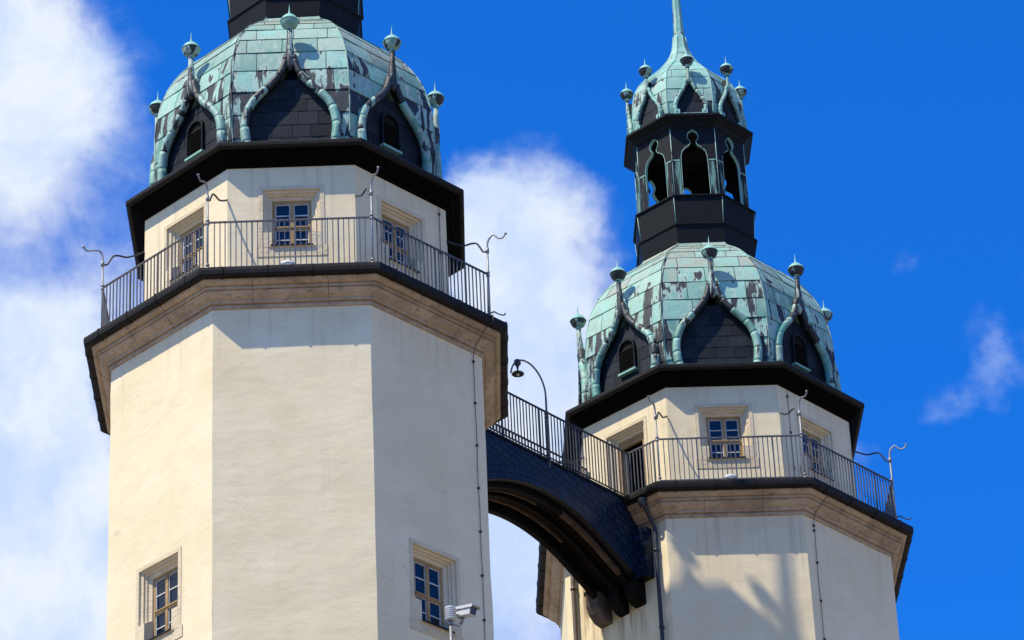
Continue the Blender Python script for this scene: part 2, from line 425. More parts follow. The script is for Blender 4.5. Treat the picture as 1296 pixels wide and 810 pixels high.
# ------------------------------------------------------------------ window part (local face frame; y = -out)
def window_parts(parent, ap, zt, zb, rot, mid, label=None, W=.8, door=False):
    """zt/zb top/bottom of the timber; stone surround steps in from the wall face."""
    hw = W/2; d = .22
    st = MB()
    # flat outer border, proud 12 mm; then stepped head and jambs
    B0, B1, B2, B3, B4 = hw+.30, hw+.21, hw+.14, hw+.10, hw+.02
    def ring(h0, z0, y0, h1, z1, y1, mi=0):   # jamb-head-jamb strip between two outlines
        bot = zb-.02
        st.face([(-h0, y0, bot), (-h1, y1, bot), (-h1, y1, z1), (-h0, y0, z0)], mi)
        st.face([(h1, y1, bot), (h0, y0, bot), (h0, y0, z0), (h1, y1, z1)], mi)
        st.face([(-h0, y0, z0), (-h1, y1, z1), (h1, y1, z1), (h0, y0, z0)], mi)
    f = -ap
    steps = [(B0, .27, f+.0), (B0, .27, f-.016), (B1, .18, f-.016), (B1, .18, f+.035), (B2+.02, .145, f+.05), (B2, .13, f+.055), (B2, .125, f+.09), (B3, .09, f+.12), (B3, .085, f+.15), (B4, .02, f+.19), (B4, .02, f+d+.06)]
    for (h0, dz0, y0), (h1, dz1, y1) in zip(steps, steps[1:]): ring(h0, zt+dz0, y0, h1, zt+dz1, y1)
    if not door:
        # jamb stops: moulding dies into plain blocks in the lower third
        zs = zb+.42*(zt-zb)-.18
        for s in (-1, 1):
            xa, xb = sorted((s*(B1+.01), s*(B4)))
            vs = [(xa, f-.02, zb-.03), (xb, f-.02, zb-.03), (xa, f+.21, zb-.03), (xb, f+.21, zb-.03), (xa, f-.02, zs), (xb, f-.02, zs), (xa, f+.21, zs+.14), (xb, f+.21, zs+.14)]
            st.mesh(vs, [(0, 1, 5, 4), (4, 5, 7, 6), (0, 4, 6, 2), (1, 3, 7, 5), (0, 2, 3, 1)])
            e0, e1 = sorted((s*(B0+.05), s*(B1+.005)))
            st.box(e0, e1, f-.017, f+.01, zb-.26, zb+.0)
        st.box(-B0-.05, B0+.05, f-.0165, f+.26, zb-.26, zb-.034)
        st.box(-hw-.1, hw+.1, f-.045, f+.24, zb-.033, zb+.0)
    else:
        st.box(-B1, B1, f-.02, f+.3, zb-.1, zb-.02)
    root = st.build('door' if door else 'window', 'frame_stone', parent, rot)
    if label: root['label'] = label
    y0, y1 = f+d, f+d+.07
    fr = MB()
    if door:
        fr.box(-hw-.03, -hw+.05, y0, y1, zb, zt+.03); fr.box(hw-.05, hw+.03, y0, y1, zb, zt+.03); fr.box(-hw+.05, hw-.05, y0, y1, zt-.16, zt+.03)
        fr.build('door_frame', 'wood', root)
        lf = MB(); lf.box(0, .04, 0, .70, zb+.02, zt-.17)
        for k in range(5): lf.box(-.012, 0, .03+k*.135, .14+k*.135, zb+.08, zt-.24)
        lo = lf.build('door_leaf', 'wood', root, 0, (-hw+.06, y1, 0)); lo.rotation_euler.z = R(82)
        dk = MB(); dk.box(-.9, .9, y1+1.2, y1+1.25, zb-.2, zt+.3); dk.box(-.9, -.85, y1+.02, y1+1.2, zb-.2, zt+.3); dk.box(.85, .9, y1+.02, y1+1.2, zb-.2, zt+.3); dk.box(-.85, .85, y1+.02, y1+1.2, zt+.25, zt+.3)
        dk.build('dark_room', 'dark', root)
        return root
    # outer frame, mullion, transom in ochre wood
    fr.box(-hw-.03, -hw+.045, y0, y1, zb, zt+.03); fr.box(hw-.045, hw+.03, y0, y1, zb, zt+.03)
    fr.box(-hw+.045, hw-.045, y0, y1, zt-.05, zt+.03); fr.box(-hw+.045, hw-.045, y0, y1, zb, zb+.05)
    fr.box(-.04, .04, y0-.012, y1, zb+.05, zt-.05)
    fr.box(-hw+.045, hw-.045, y0-.02, y1, mid-.04, mid+.04)
    fr.box(-hw+.045, hw-.045, y0-.038, y0-.02, mid+.0, mid+.03)
    fr.build('window_frame', 'wood', root)
    cs = MB(); panes = []
    for (xa, xb) in ((-hw+.047, -.042), (.042, hw-.047)):
        for (za, zc) in ((zb+.052, mid-.042), (mid+.042, zt-.052)):
            b = .017; gl = MB(); panes.append(gl)
            cs.box(xa, xa+b, y0+.01, y1-.01, za, zc); cs.box(xb-b, xb, y0+.01, y1-.01, za, zc)
            cs.box(xa+b, xb-b, y0+.01, y1-.01, za, za+b); cs.box(xa+b, xb-b, y0+.01, y1-.01, zc-b, zc)
            zm = (za+zc)/2; cs.box(xa+b, xb-b, y0+.015, y1-.015, zm-.012, zm+.012)
            for (p, q) in ((za+b, zm-.012), (zm+.012, zc-b)):
                tl = random.uniform(-.006, .006); tl2 = random.uniform(-.005, .005); yy = y0+.035
                gl.face([(xa+b, yy+tl, p), (xb-b, yy-tl, p), (xb-b, yy-tl+tl2, q), (xa+b, yy+tl+tl2, q)])
    cs.build('glazing_bars', 'white', root); [g_.build('pane', 'glass', root) for g_ in panes]
    sl = MB(); sl.box(-hw-.05, hw+.05, f-.06, y0, zb+.0005, zb+.012); sl.box(-hw-.05, hw+.05, f-.066, f-.06, zb-.03, zb+.012)
    sl.build('window_sill', 'gutter', root)
    return root

def holed_wall(mb, ap, z_list, holes, jit=.006, seed=0, mi=0):
    """octagonal wall; holes {face k: (hw, zb, zt)}; face k normal azimuth 45k"""
    hwf = ap*T225
    def J(c, z, s): return jit*(mnoise.noise(Vector((c*7.3+seed*13, z*.8, s*5.1)))*1.6)
    for k in range(8):
        a = R(45*k); ca, sa = math.cos(a), math.sin(a)
        hs = holes.get(k, []); zs = set(z_list)
        xs = {-hwf, hwf}
        for (h, zb, zt) in hs: zs |= {zb, zt}; xs |= {-h, h}
        zs = sorted(zs); xs = sorted(xs)
        def P(x, z):
            jx = 0; jo = 0
            if abs(abs(x)-hwf) < 1e-6:
                c = (k if x < 0 else k+1) % 8; aa = R(-22.5+45*c); jr = J(c, z, 0); jt = J(c, z, 1)
                r = ap/C225+jr; return (r*math.sin(aa)+jt*math.cos(aa), -r*math.cos(aa)+jt*math.sin(aa), z)
            return (x*ca+ap*sa, x*sa-ap*ca, z)
        for zi in range(len(zs)-1):
            for xi in range(len(xs)-1):
                xm, zm = (xs[xi]+xs[xi+1])/2, (zs[zi]+zs[zi+1])/2
                if any(abs(xm) < h and zb < zm < zt for (h, zb, zt) in hs): continue
                mb.face([P(xs[xi], zs[zi]), P(xs[xi+1], zs[zi]), P(xs[xi+1], zs[zi+1]), P(xs[xi], zs[zi+1])], mi, smooth=False)

# dome profile: (z, circumradius)
DOME = [(45.45, 3.20), (45.8, 3.26), (46.2, 3.31), (46.7, 3.34), (47.2, 3.345), (47.6, 3.32), (48.0, 3.26), (48.4, 3.16), (48.75, 3.02), (49.1, 2.82), (49.45, 2.56), (49.8, 2.22), (50.08, 1.88), (50.28, 1.62), (50.48, 1.49), (50.75, 1.42)]
CUP = [(54.36, 1.49), (54.6, 1.54), (54.95, 1.555), (55.3, 1.53), (55.6, 1.46), (55.88, 1.34), (56.12, 1.16), (56.33, .95), (56.55, .73), (56.8, .52), (57.05, .36), (57.3, .25), (57.55, .20), (57.8, .17)]
def arc_prof(tab):
    P = smooth_path([(r, z, 0) for z, r in tab], 4); S = [0]
    for a, b in zip(P, P[1:]): S.append(S[-1]+(b-a).length)
    R_ = [(s, p.x*C225) for s, p in zip(S, P)]; Z_ = [(s, p.y) for s, p in zip(S, P)]
    return (lambda s: (lerp_tab(R_, s), lerp_tab(Z_, s))), S[-1]
OG = [(45.45, .90), (45.7, .93), (46.0, .98), (46.3, .995), (46.6, .955), (46.85, .865), (47.05, .73), (47.22, .58), (47.40, .41), (47.6, .255), (47.8, .155), (48.0, .10), (48.3, .06), (48.7, .04)]
OGC = [(54.36, .36), (54.55, .40), (54.75, .36), (54.95, .26), (55.12, .16), (55.3, .09), (55.5, .05), (55.7, .035)]

def finial(parent, out_, z, r, name='finial', loc_rot=0):
    b = MB(); k = r/.2
    b.lathe([(.001, z-.98*r), (.45*r, z-.90*r), (.80*r, z-.62*r), (.97*r, z-.22*r), (1.0*r, z-.02*r), (1.06*r, z+.0*r)], 20, 0, 0, -out_, mis=None)
    dkb = random.choice([.45, .7, .85, .6])
    for i in range(len(b.c)): b.c[i] = (.25, dkb, .2)
    b.lathe([(1.06*r, z), (1.08*r, z+.05*r), (.98*r, z+.16*r), (.85*r, z+.45*r), (.6*r, z+.72*r), (.3*r, z+.86*r), (.15*r, z+.95*r), (.09*r, z+1.4*r), (.015*r, z+2.35*r)], 20, 0, 0, -out_, col=(.75, .0, .1))
    b.lathe([(.34*r, z-1.35*r), (.28*r, z-1.1*r), (.42*r, z-.88*r)], 12, 0, 0, -out_, col=(.4, .3, .3))
    return b.build(name, 'patina', parent, loc_rot)

def ogee_dormer(parent, rot, OGT, ap_face, zball, rball, vent, rng, tube_r, back, zstem, ball_out, names=('dormer', 'ogee_moulding'), rowh=.33, pw=.43, small=False):
    z0 = OGT[0][0]
    path_r = smooth_path([(u, 0, z) for z, u in OGT], 4)
    # roof body: outline extruded back into the dome
    bd = MB()
    for s in (-1, 1):
        for a, b in zip(path_r, path_r[1:]):
            if b.z > zstem+.5: break
            A0 = (s*a.x, -ap_face+.02, a.z); B0 = (s*b.x, -ap_face+.02, b.z)
            A1 = (s*a.x, -back, a.z); B1 = (s*b.x, -back, b.z)
            Am = (s*a.x, -ap_face+.19, a.z); Bm = (s*b.x, -ap_face+.19, b.z)
            bd.face([A0, B0, Bm, Am], 1, (.5, .0, .3), True); bd.face([Am, Bm, B1, A1], 0, (.5, .12, .3), True)
    root = bd.build(names[0], ['patina', 'copper'], parent, rot)
    # recessed dark front clad in plates
    pn = MB(); rec = -.16 if not small else -.08
    tabs = [(z, max(u-.02, .01)) for z, u in OGT]
    zt = OGT[-5][0] if not small else OGT[-3][0]
    rows = [z0]; 
    while rows[-1] < zt-rowh*.5: rows.append(rows[-1]+rowh*rng.uniform(.92, 1.08))
    rows[-1] = zt
    sk = (lambda x, s: False)
    plates(pn, lambda s: (ap_face+rec, s), lambda s: lerp_tab(tabs, s), rows, pw, rng, .012, .007, mi=0, sub=5, skip=sk)
    for z_a, z_b in zip(range(0, 24), range(1, 25)):
        za = z0+(zt-z0)*z_a/24; zb = z0+(zt-z0)*z_b/24
        pn.face([(-lerp_tab(tabs, za), -ap_face-rec+.012, za), (lerp_tab(tabs, za), -ap_face-rec+.012, za), (lerp_tab(tabs, zb), -ap_face-rec+.012, zb), (-lerp_tab(tabs, zb), -ap_face-rec+.012, zb)], 1)
    pn.build('gable_panel', ['copper', 'under'], root)
    # moulding in lapped lengths
    mo = MB()
    for s in (-1, 1):
        P = [Vector((s*p.x, -ap_face, p.z)) for p in path_r if p.z < zstem+(.45 if not small else .15)]
        L = 0; seg = [P[0]]; target = rng.uniform(.30, .45) if not small else .22; segs = []; f0 = rng.uniform(.42, .60)
        for a, b in zip(P, P[1:]):
            seg.append(b); L += (b-a).length
            if L >= target: segs.append(seg); seg = [b]; L = 0; target = rng.uniform(.26, .45) if not small else .22
        if len(seg) > 1: segs.append(seg)
        for sg in segs:
            zc = sg[0].z; f = (zc-z0)/(OGT[-1][0]-z0)
            r0 = tube_r*(1.05-.48*f)
            dk = 0.0
            if f > f0 and not small: dk = rng.choice([.85, .7, .75, .55])
            else: dk = rng.uniform(.15, .5)
            col = (rng.uniform(.0, .7), dk, rng.uniform(0, .5))
            n = len(sg); mo.tube(sg, [r0*(1.035-.035*min(1, i/(n-1)*1.0)) for i in range(n)], 10, 0, col, cap=True, ref=(0, 1, 0), flatz=1.15)
    zt2 = OGT[-5][0]
    zz0 = zstem-.02
    st = [(zz0+.05, .35, 0), (zz0+.16*(1 if not small else .5), .8, 0), (zz0+.34*(1 if not small else .5), .95, .0), (zz0+.55*(1 if not small else .5), .85, .1), (zz0+.82*(1 if not small else .5), .64, .5), (zball-.85*rball, .5, 1)]
    pth = [Vector((0, -ap_face-(ball_out-ap_face)*q-.01, z)) for z, _, q in st]
    mo.tube(pth, [tube_r*q for _, q, _ in st], 12, 0, (.4, rng.choice([.75, .7, .35, .5]) if not small else .1, .7))
    # feet blocks and base strip
    for s in (-1, 1):
        x = s*OGT[0][1]
        mo.box(x-tube_r*1.25, x+tube_r*1.25, -ap_face-tube_r*1.1, -ap_face+.1, z0-.12, z0+.10, 0, (.8, .1, .1))
    mo.box(-OGT[0][1], OGT[0][1], -ap_face+.05, -ap_face+.17, z0-.1, z0+(.20 if not small else .06), 0, (.8, .25, .6))
    mo.build(names[1], 'patina', root)
    if vent:
        vb = MB(); hw, zb, zs = .235, 46.28, 46.90; o = -ap_face-rec
        # arched dark box, frame and louvres
        arch = [(-hw, zb), (hw, zb), (hw, zs)]+[(hw*math.cos(q), zs+.22*math.sin(q)) for q in [R(x) for x in range(20, 180, 20)]]+[(-hw, zs)]
        vb.face([(x, o-.025, z) for x, z in arch], 1)
        cen = (0, 46.65)
        for (xa, za), (xb, zb_) in zip(arch, arch[1:]+arch[:1]):
            def sc(x, z, k): return (cen[0]+(x-cen[0])*k, cen[1]+(z-cen[1])*k)
            a1, b1 = sc(xa, za, 1.14), sc(xb, zb_, 1.14)
            vb.face([(xa, o-.09, za), (xb, o-.09, zb_), (b1[0], o-.09, b1[1]), (a1[0], o-.09, a1[1])], 0)
            vb.face([(a1[0], o-.09, a1[1]), (b1[0], o-.09, b1[1]), (b1[0], o, b1[1]), (a1[0], o, a1[1])], 0)
            vb.face([(xa, o-.09, za), (xb, o-.09, zb_), (xb, o-.02, zb_), (xa, o-.02, za)], 0)
        for k in range(8):
            z = zb+.05+k*.075
            vb.mesh([(-hw+.02, o-.03, z+.045), (hw-.02, o-.03, z+.045), (hw-.02, o-.085, z), (-hw+.02, o-.085, z), (-hw+.02, o-.03, z+.053), (hw-.02, o-.03, z+.053), (hw-.02, o-.085, z+.008), (-hw+.02, o-.085, z+.008)],
                    [(0, 1, 2, 3), (4, 5, 6, 7), (2, 3, 7, 6)], 2)
        vb.box(-hw-.05, hw+.05, o-.12, o, zb-.07, zb-.015, 3, (.6, 0, .2))
        vb.build('louvre_vent', ['copper', 'dark', 'gutter', 'patina'], root)
    finial(root, ball_out, zball, rball)
    return root

def rail_panel(parent, ap, z0, z1, ua, ub, rot, mats='rail', name='railing_panel', post_a=False, post_b=False, feet=True):
    b = MB(); y = -ap
    b.box(ua, ub, y-.022, y+.022, z1-.022, z1+.006); b.box(ua, ub, y-.015, y+.015, z0-.02, z0+.005)
    n = max(2, round((ub-ua)/.112)); rng_ = random.Random(int((ua+5)*1000))
    for i in range(1, n):
        x = ua+(ub-ua)*i/n+rng_.uniform(-.003, .003); tk = .0105
        if feet and i % 8 == 0:
            b.box(x-.017, x+.017, y-.017, y+.017, z0-.2, z1-.022)
        else: b.box(x-tk, x+tk, y-tk, y+tk, z0+.005, z1-.022)
    if post_a: b.box(ua-.02, ua+.02, y-.024, y+.024, z0-.2, z1+.01)
    if post_b: b.box(ub-.02, ub+.02, y-.024, y+.024, z0-.2, z1+.01)
    return b.build(name, mats, parent, rot)

RZ0, RZ1, RAP = 42.08, 43.20, 4.15
def corner_rod(parent, az, low_hook=False, shape=0):
    """rod at octagon corner with an outward curl and an inward stay; local frame x=0, y=-out"""
    b = MB(); r = RAP/C225
    wob = [(-.0, .0), (.03, .02), (-.02, .03), (.01, -.02)][shape % 4]
    b.tube([(0, -r, 41.88), (0, -r-.005, 43.2), (0, -r-.01, 43.85)], .024, 8)
    for z in (42.06, 42.14, 43.16, 43.24): b.tube([(0, -r, z-.018), (0, -r, z+.018)], .043, 8)
    b.tube(smooth_path([(0, -r-.01, 43.82), (0, -r-.02, 44.0), (0, -r-.07, 44.10), (0, -r-.16, 44.13+wob[1]), (0, -r-.27, 44.07+wob[0]), (0, -r-.36, 44.05+wob[0]), (0, -r-.42, 44.09+wob[0]), (0, -r-.44, 44.13+wob[0])]), [.024]*14+[.019]*29, 8)
    b.tube([(0, -r-.44, 44.12+wob[0]), (0, -r-.46, 44.15+wob[0])], .03, 8)
    st = smooth_path([(0, -r+.0, 43.78), (0, -r+.09, 43.80), (0, -r+.16, 43.93), (0, -r+.24, 44.05), (0, -r+.36, 44.08), (0, -r+.54, 44.08), (0, -r+.74, 44.18), (0, -r+.92, 44.30)])
    b.tube(st, .021, 8, 1)
    b.tube([(0, -r-.01, 43.74), (0, -r-.01, 43.86)], .04, 8)
    if low_hook:
        b.tube(smooth_path([(0, -r, 42.20), (0, -r-.1, 42.22), (0, -r-.2, 42.14), (0, -r-.32, 42.08), (0, -r-.36, 42.12)]), .016, 6, 1)
        b.tube(smooth_path([(0, -r, 42.05), (0, -r+.15, 42.2), (0, -r+.4, 42.12), (0, -r+.9, 42.1)]), .02, 6, 1)
    return b.build('conductor_rod', ['zinc', 'railb'], parent, R(az))

def holed_panel(mb, outer, hole, y0, y1, mi=0, mirim=1, col=(0, 0, 0)):
    bm = bmesh.new()
    def loop(P): 
        vs = [bm.verts.new((x, 0, z)) for x, z in P]
        return [bm.edges.new((vs[i], vs[(i+1) % len(vs)])) for i in range(len(vs))]
    es = loop(outer)+loop(hole)
    bmesh.ops.triangle_fill(bm, use_beauty=True, use_dissolve=False, edges=es)
    tri = [[(v.co.x, v.co.z) for v in f.verts] for f in bm.faces]; bm.free()
    for T_ in tri:
        mb.face([(x, y0, z) for x, z in T_], mi, col); mb.face([(x, y1, z) for x, z in T_], mi, col)
    for (xa, za), (xb, zb) in zip(hole, hole[1:]+hole[:1]): mb.face([(xa, y0, za), (xb, y0, zb), (xb, y1, zb), (xa, y1, za)], mirim, (.8, .0, .2))
    # raised light bead round the opening
    cx = sum(p[0] for p in hole)/len(hole)

def ogh(tab, z):
    if z > tab[-3][0]: return 0
    return max(lerp_tab(tab, z)-.03, 0)
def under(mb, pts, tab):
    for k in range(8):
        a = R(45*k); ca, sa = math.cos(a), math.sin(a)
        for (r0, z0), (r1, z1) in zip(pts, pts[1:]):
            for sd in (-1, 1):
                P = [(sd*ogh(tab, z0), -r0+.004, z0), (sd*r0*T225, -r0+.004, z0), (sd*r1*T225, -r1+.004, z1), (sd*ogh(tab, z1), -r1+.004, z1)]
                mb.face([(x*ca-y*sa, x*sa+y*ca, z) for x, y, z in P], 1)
def build_tower(loc, rz, label, seed, door_face=None, gap=None, plast='plaster', lamp_low=()):
    rng = random.Random(seed)
    tw = empty('church_tower', None, loc, rz)
    tag(tw, label, 'tower', 'twin octagonal church towers')
    # ---- shaft
    sh = MB(); zl = [-1.5, 5, 10, 15, 20, 24, 28]+[30+.75*i for i in range(15)]+[41.25]
    WZT, WZB = 35.76, 34.25
    H = (.8/2+.205, WZB-.03, WZT+.175)
    sholes = {k: [H] for k in (1, 7, 3, 5)}
    holed_wall(sh, S_AP, zl, sholes, .013, seed)
    sh.build('shaft', plast, tw)
    dirs = {0: 'front', 1: 'right', 7: 'left', 2: 'far right', 6: 'far left', 3: 'rear right', 5: 'rear left'}
    w0 = None
    for k in (7, 1, 3, 5):
        if w0 is None: w0 = window_parts(tw, S_AP, WZT, WZB, R(45*k), 34.98)
        else: copy(w0, tw, R(45*k))
    # ---- cornice
    co = MB()
    co.oct([(3.90, 41.16), (3.97, 41.165), (3.985, 41.20), (3.985, 41.245), (3.965, 41.25), (3.965, 41.262), (4.03, 41.265), (4.045, 41.30), (4.045, 41.325), (4.075, 41.34), (4.12, 41.37), (4.175, 41.42), (4.20, 41.455), (4.205, 41.47), (4.175, 41.475), (4.175, 41.487), (4.235, 41.49), (4.242, 41.545), (4.222, 41.55), (4.222, 41.56),
            (4.27, 41.562), (4.31, 41.58), (4.335, 41.61), (4.35, 41.64), (4.36, 41.70), (4.30, 41.80)])
    for k in range(8):    # stone joints: thin dark gaps as shallow fillets
        pass
    jp = [(3.99, 41.20), (3.99, 41.245), (4.05, 41.30), (4.05, 41.325), (4.125, 41.366), (4.18, 41.417), (4.21, 41.455), (4.24, 41.488), (4.247, 41.545), (4.275, 41.559), (4.315, 41.577), (4.34, 41.607), (4.355, 41.64)]
    for k in range(8):
        a = R(45*k); ca, sa = math.cos(a), math.sin(a)
        for i in range(2):
            x = (i-.5)*1.5+rng.uniform(-.3, .3); e = .003
            for (o0, z0_), (o1, z1_) in zip(jp, jp[1:]):
                co.face([(X*ca+O_*sa, X*sa-O_*ca, Z) for X, O_, Z in ((x-e, o0+.002, z0_-.002), (x+e, o0+.002, z0_-.002), (x+e, o1+.002, z1_-.002), (x-e, o1+.002, z1_-.002))], 1)
    co.build('cornice', ['stone', 'soffit'], tw)
    gu = MB()
    gu.oct([(4.345, 41.665), (4.42, 41.655), (4.475, 41.66), (4.51, 41.70), (4.52, 41.78), (4.515, 41.855), (4.49, 41.87), (4.47, 41.85), (4.40, 41.78), (4.32, 41.83)], 0)
    for k in range(8):
        hwf = 4.5*T225
        a = R(45*k); ca, sa = math.cos(a), math.sin(a)
        for i in range(4):
            x = -hwf+hwf*2*(i+.5)/4
            def tr(x, y, z): return (x*ca-y*sa, x*sa+y*ca, z)
            pp = [(-4.36, 41.645), (-4.48, 41.648), (-4.525, 41.70), (-4.532, 41.78), (-4.527, 41.865)]
            for (ya, za), (yb, zb) in zip(pp, pp[1:]): gu.face([tr(x-.018, ya, za), tr(x+.018, ya, za), tr(x+.018, yb, zb), tr(x-.018, yb, zb)], 0)
            for sx in (-.018, .018): gu.face([tr(x+sx, ya, za) for ya, za in pp]+[tr(x+sx, ya+.03, za+.02) for ya, za in reversed(pp)], 0)
    gu.build('terrace_gutter', 'gutter', tw)
    fl = MB(); fl.oct([(4.33, 41.835), (4.18, 41.86), (3.2, 41.90)], 0); fl.build('terrace_floor', 'floor', tw)
    # ---- drum
    DA = 3.289
    dr = MB(); DZT, DZB = 44.34, 43.10
    Hd = (.8/2+.205, DZB-.03, DZT+.175); Dd = (.8/2+.205, 41.98, DZT+.175)
    dh = {k: ([Dd] if k == door_face else [Hd]) for k in range(8)}
    holed_wall(dr, DA, [41.85, 42.6, 43.3, 43.9, 44.6, 45.16], dh, .004, seed+5)
    # low plinth kerb of the drum
    dr.oct([(DA+.0, 42.06), (DA+.05, 42.05), (DA+.05, 41.86)], 0)
    dr.build('drum_wall', 'plaster', tw)
    wd0 = None
    for k in range(8):
        if k == door_face: window_parts(tw, DA, DZT, 42.02, R(45*k), 0, 'doorway with a dark opening onto the bridge', .8, True)
        elif wd0 is None: wd0 = window_parts(tw, DA, DZT, DZB, R(45*k), 43.68)
        else: copy(wd0, tw, R(45*k))
    # ---- eaves
    ev = MB(); ev.oct([(3.20, 45.10), (3.33, 45.10), (3.36, 45.16), (3.44, 45.20), (3.47, 45.27), (3.57, 45.34), (3.60, 45.42), (3.58, 45.47), (2.9, 45.53)], 0)
    ev.build('eaves', 'soffit', tw)
    eg = MB(); eg.oct([(3.585, 45.40), (3.62, 45.385), (3.67, 45.395), (3.70, 45.43), (3.705, 45.50), (3.69, 45.53), (3.67, 45.50), (3.60, 45.45)], 0)
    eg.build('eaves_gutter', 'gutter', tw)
    # ---- dome
    pf, Ltot = arc_prof(DOME)
    do = MB()
    rows = [0]
    while rows[-1] < Ltot-.3: rows.append(rows[-1]+lerp_tab([(0, .56), (2, .60), (3.5, .55), (5, .42), (7, .30)], rows[-1])*rng.uniform(.95, 1.05))
    rows[-1] = Ltot
    def colf(xr, s, rg):
        z = pf(s)[1]; side = abs(xr)
        g_ = 0
        if z < 48.3: g_ = .05+.50*(side > .4)*rg.random()+.22*rg.random()
        if z < 47.9 and side > .35 and rg.random() < .38: g_ = rg.uniform(.45, .85)
        if 48.3 <= z < 49.0: g_ = rg.choice([0, 0, .1, .2, .38])
        gy = lerp_tab([(45, .3), (48.2, .5), (49.2, 1.05), (50.6, 1.3)], z)*rg.uniform(.45, 1)
        return (rg.uniform(.1, 1), g_, gy)
    for k in range(8):
        fm = MB(); plates(fm, pf, lambda s: pf(s)[0]*T225, rows, .74, rng, .016, .020, colf, hole=lambda s: ogh(OG, pf(s)[1]))
        a = R(45*k); ca, sa = math.cos(a), math.sin(a); b0 = len(do.v)
        do.v += [(x*ca-y*sa, x*sa+y*ca, z) for x, y, z in fm.v]; do.f += [tuple(i+b0 for i in f) for f in fm.f]; do.m += fm.m; do.c += fm.c; do.sm += fm.sm
    pts = [pf(Ltot*i/40) for i in range(41)]
    under(do, pts, OG)
    dome = do.build('dome', ['patina', 'under'], tw)
    for k in range(8):
        a = R(-22.5+45*k); rr = MB()
        rr.tube([(0, -(r_/C225+.012), z) for r_, z in pts], .017, 6, 0, (rng.random(), .42, .5))
        rr.build('ridge_roll', 'patina', dome, a)
    # lightning cable down the ridge left of the front facet
    lc = MB(); lc.tube([(-.02+.015*math.sin(i), -(r_/C225+.045), z) for i, (r_, z) in enumerate(pts)], .011, 5)
    lc.build('ridge_cable', 'railb', dome, R(-22.5))
    # ---- dormers
    OGT = OG
    protos = {}
    for k in range(8):
        v = k % 2 == 1
        ogee_dormer(tw, R(45*k), OGT, 3.13, 49.03, .20, v, rng, .106, 2.2, 47.7, 3.16)
    # ---- lantern base: two stacked skirts
    lb = MB()
    lb.oct([(1.38, 50.40), (1.435, 50.44), (1.50, 50.92), (1.535, 50.935), (1.535, 50.96), (1.46, 50.98), (1.455, 51.0), (1.515, 51.77), (1.56, 51.785), (1.56, 51.815), (1.40, 51.86), (1.1, 51.90)], 0)
    for k in range(8):
        a = R(-22.5+45*k); 
        lb.tube([(r_*math.sin(a), -r_*math.cos(a), z) for r_, z in ((1.575, 50.99), (1.64, 51.77))], .009, 5, 1, (.6, .3, .2))
    lb.build('lantern_base', ['black copper', 'patina'], tw)
    # ---- lantern with keyhole arches
    la = MB(); LA = 1.39; hwl = LA*T225; zb, ztp = 51.86, 54.22
    hole = [(-.35, zb+.04), (.35, zb+.04), (.345, 52.95), (.335, 53.12), (.30, 53.26), (.22, 53.36), (.12, 53.43), (.075, 53.50), (.08, 53.56), (.125, 53.62), (.15, 53.70), (.125, 53.80), (.06, 53.87), (0, 53.90)]
    hole += [(-x, z) for x, z in reversed(hole[2:-1])]
    n_before = 0
    pan = MB(); holed_panel(pan, [(-hwl, zb), (hwl, zb), (hwl, ztp), (-hwl, ztp)], hole, -LA, -LA+.07, 0, 1, (.5, .1, 0))
    zz = [h for h in hole if True]
    # bead round the opening
    hp = [Vector((x, -LA-.006, z)) for x, z in hole]
    pan.tube(hp[1:]+[hp[0]], .009, 5, 1, (.6, .38, .3), cap=False)
    # small copper plates beside the opening low down
    for s in (-1, 1):
        xa, xb = sorted((s*.375, s*(hwl-.04))); pan.box(xa, xb, -LA-.012, -LA, zb+.02, 52.95, 0, (.8, .5, .3)); pan.box(xa-.006, xb+.006, -LA-.02, -LA, 52.95, 52.98, 1, (.7, 0, .2))
    for k in range(8):
        a = R(45*k); ca, sa = math.cos(a), math.sin(a); b0 = len(la.v)
        la.v += [(x*ca-y*sa, x*sa+y*ca, z) for x, y, z in pan.v]; la.f += [tuple(i+b0 for i in f) for f in pan.f]; la.m += pan.m; la.c += pan.c; la.sm += pan.sm
        aa = R(-22.5+45*k); r_ = LA/C225+.004
        la.tube([(r_*math.sin(aa), -r_*math.cos(aa), zb), (r_*math.sin(aa), -r_*math.cos(aa), ztp)], .012, 6, 1, (.7, .3, .4))
    la.oct([(1.38, 54.05), (1.3, 54.2), (.2, 54.25)], 0)
    la.build('lantern', ['black copper', 'patina'], tw)
    ce = MB(); ce.oct([(1.37, 53.93), (1.44, 53.98), (1.47, 54.06), (1.58, 54.14), (1.60, 54.17), (1.66, 54.19), (1.665, 54.25), (1.64, 54.27), (1.36, 54.38)], 0, mis=[0, 0, 0, 0, 0, 0, 0, 0])
    ce.build('lantern_cornice', ['black copper', 'patina'], tw)
    # ---- cupola
    pc, Lc = arc_prof(CUP); cu = MB()
    rows = [0, .42, .84, 1.28, 1.66, 2.06, 2.6, 3.2, Lc]
    def colc(xr, s, rg):
        z = pc(s)[1]; g_ = rg.uniform(.0, .3)
        if z < 55.6 and rg.random() < .5: g_ = rg.uniform(.3, .62)
        return (rg.uniform(.45, 1), g_, rg.uniform(.1, .5))
    for k in range(8):
        fm = MB(); plates(fm, pc, lambda s: pc(s)[0]*T225, [r_ for r_ in rows if r_ <= Lc], .62, rng, .012, .012, colc, hole=lambda s: ogh(OGC, pc(s)[1]))
        a = R(45*k); ca, sa = math.cos(a), math.sin(a); b0 = len(cu.v)
        cu.v += [(x*ca-y*sa, x*sa+y*ca, z) for x, y, z in fm.v]; cu.f += [tuple(i+b0 for i in f) for f in fm.f]; cu.m += fm.m; cu.c += fm.c; cu.sm += fm.sm
    ptc = [pc(Lc*i/30) for i in range(31)]
    under(cu, ptc, OGC)
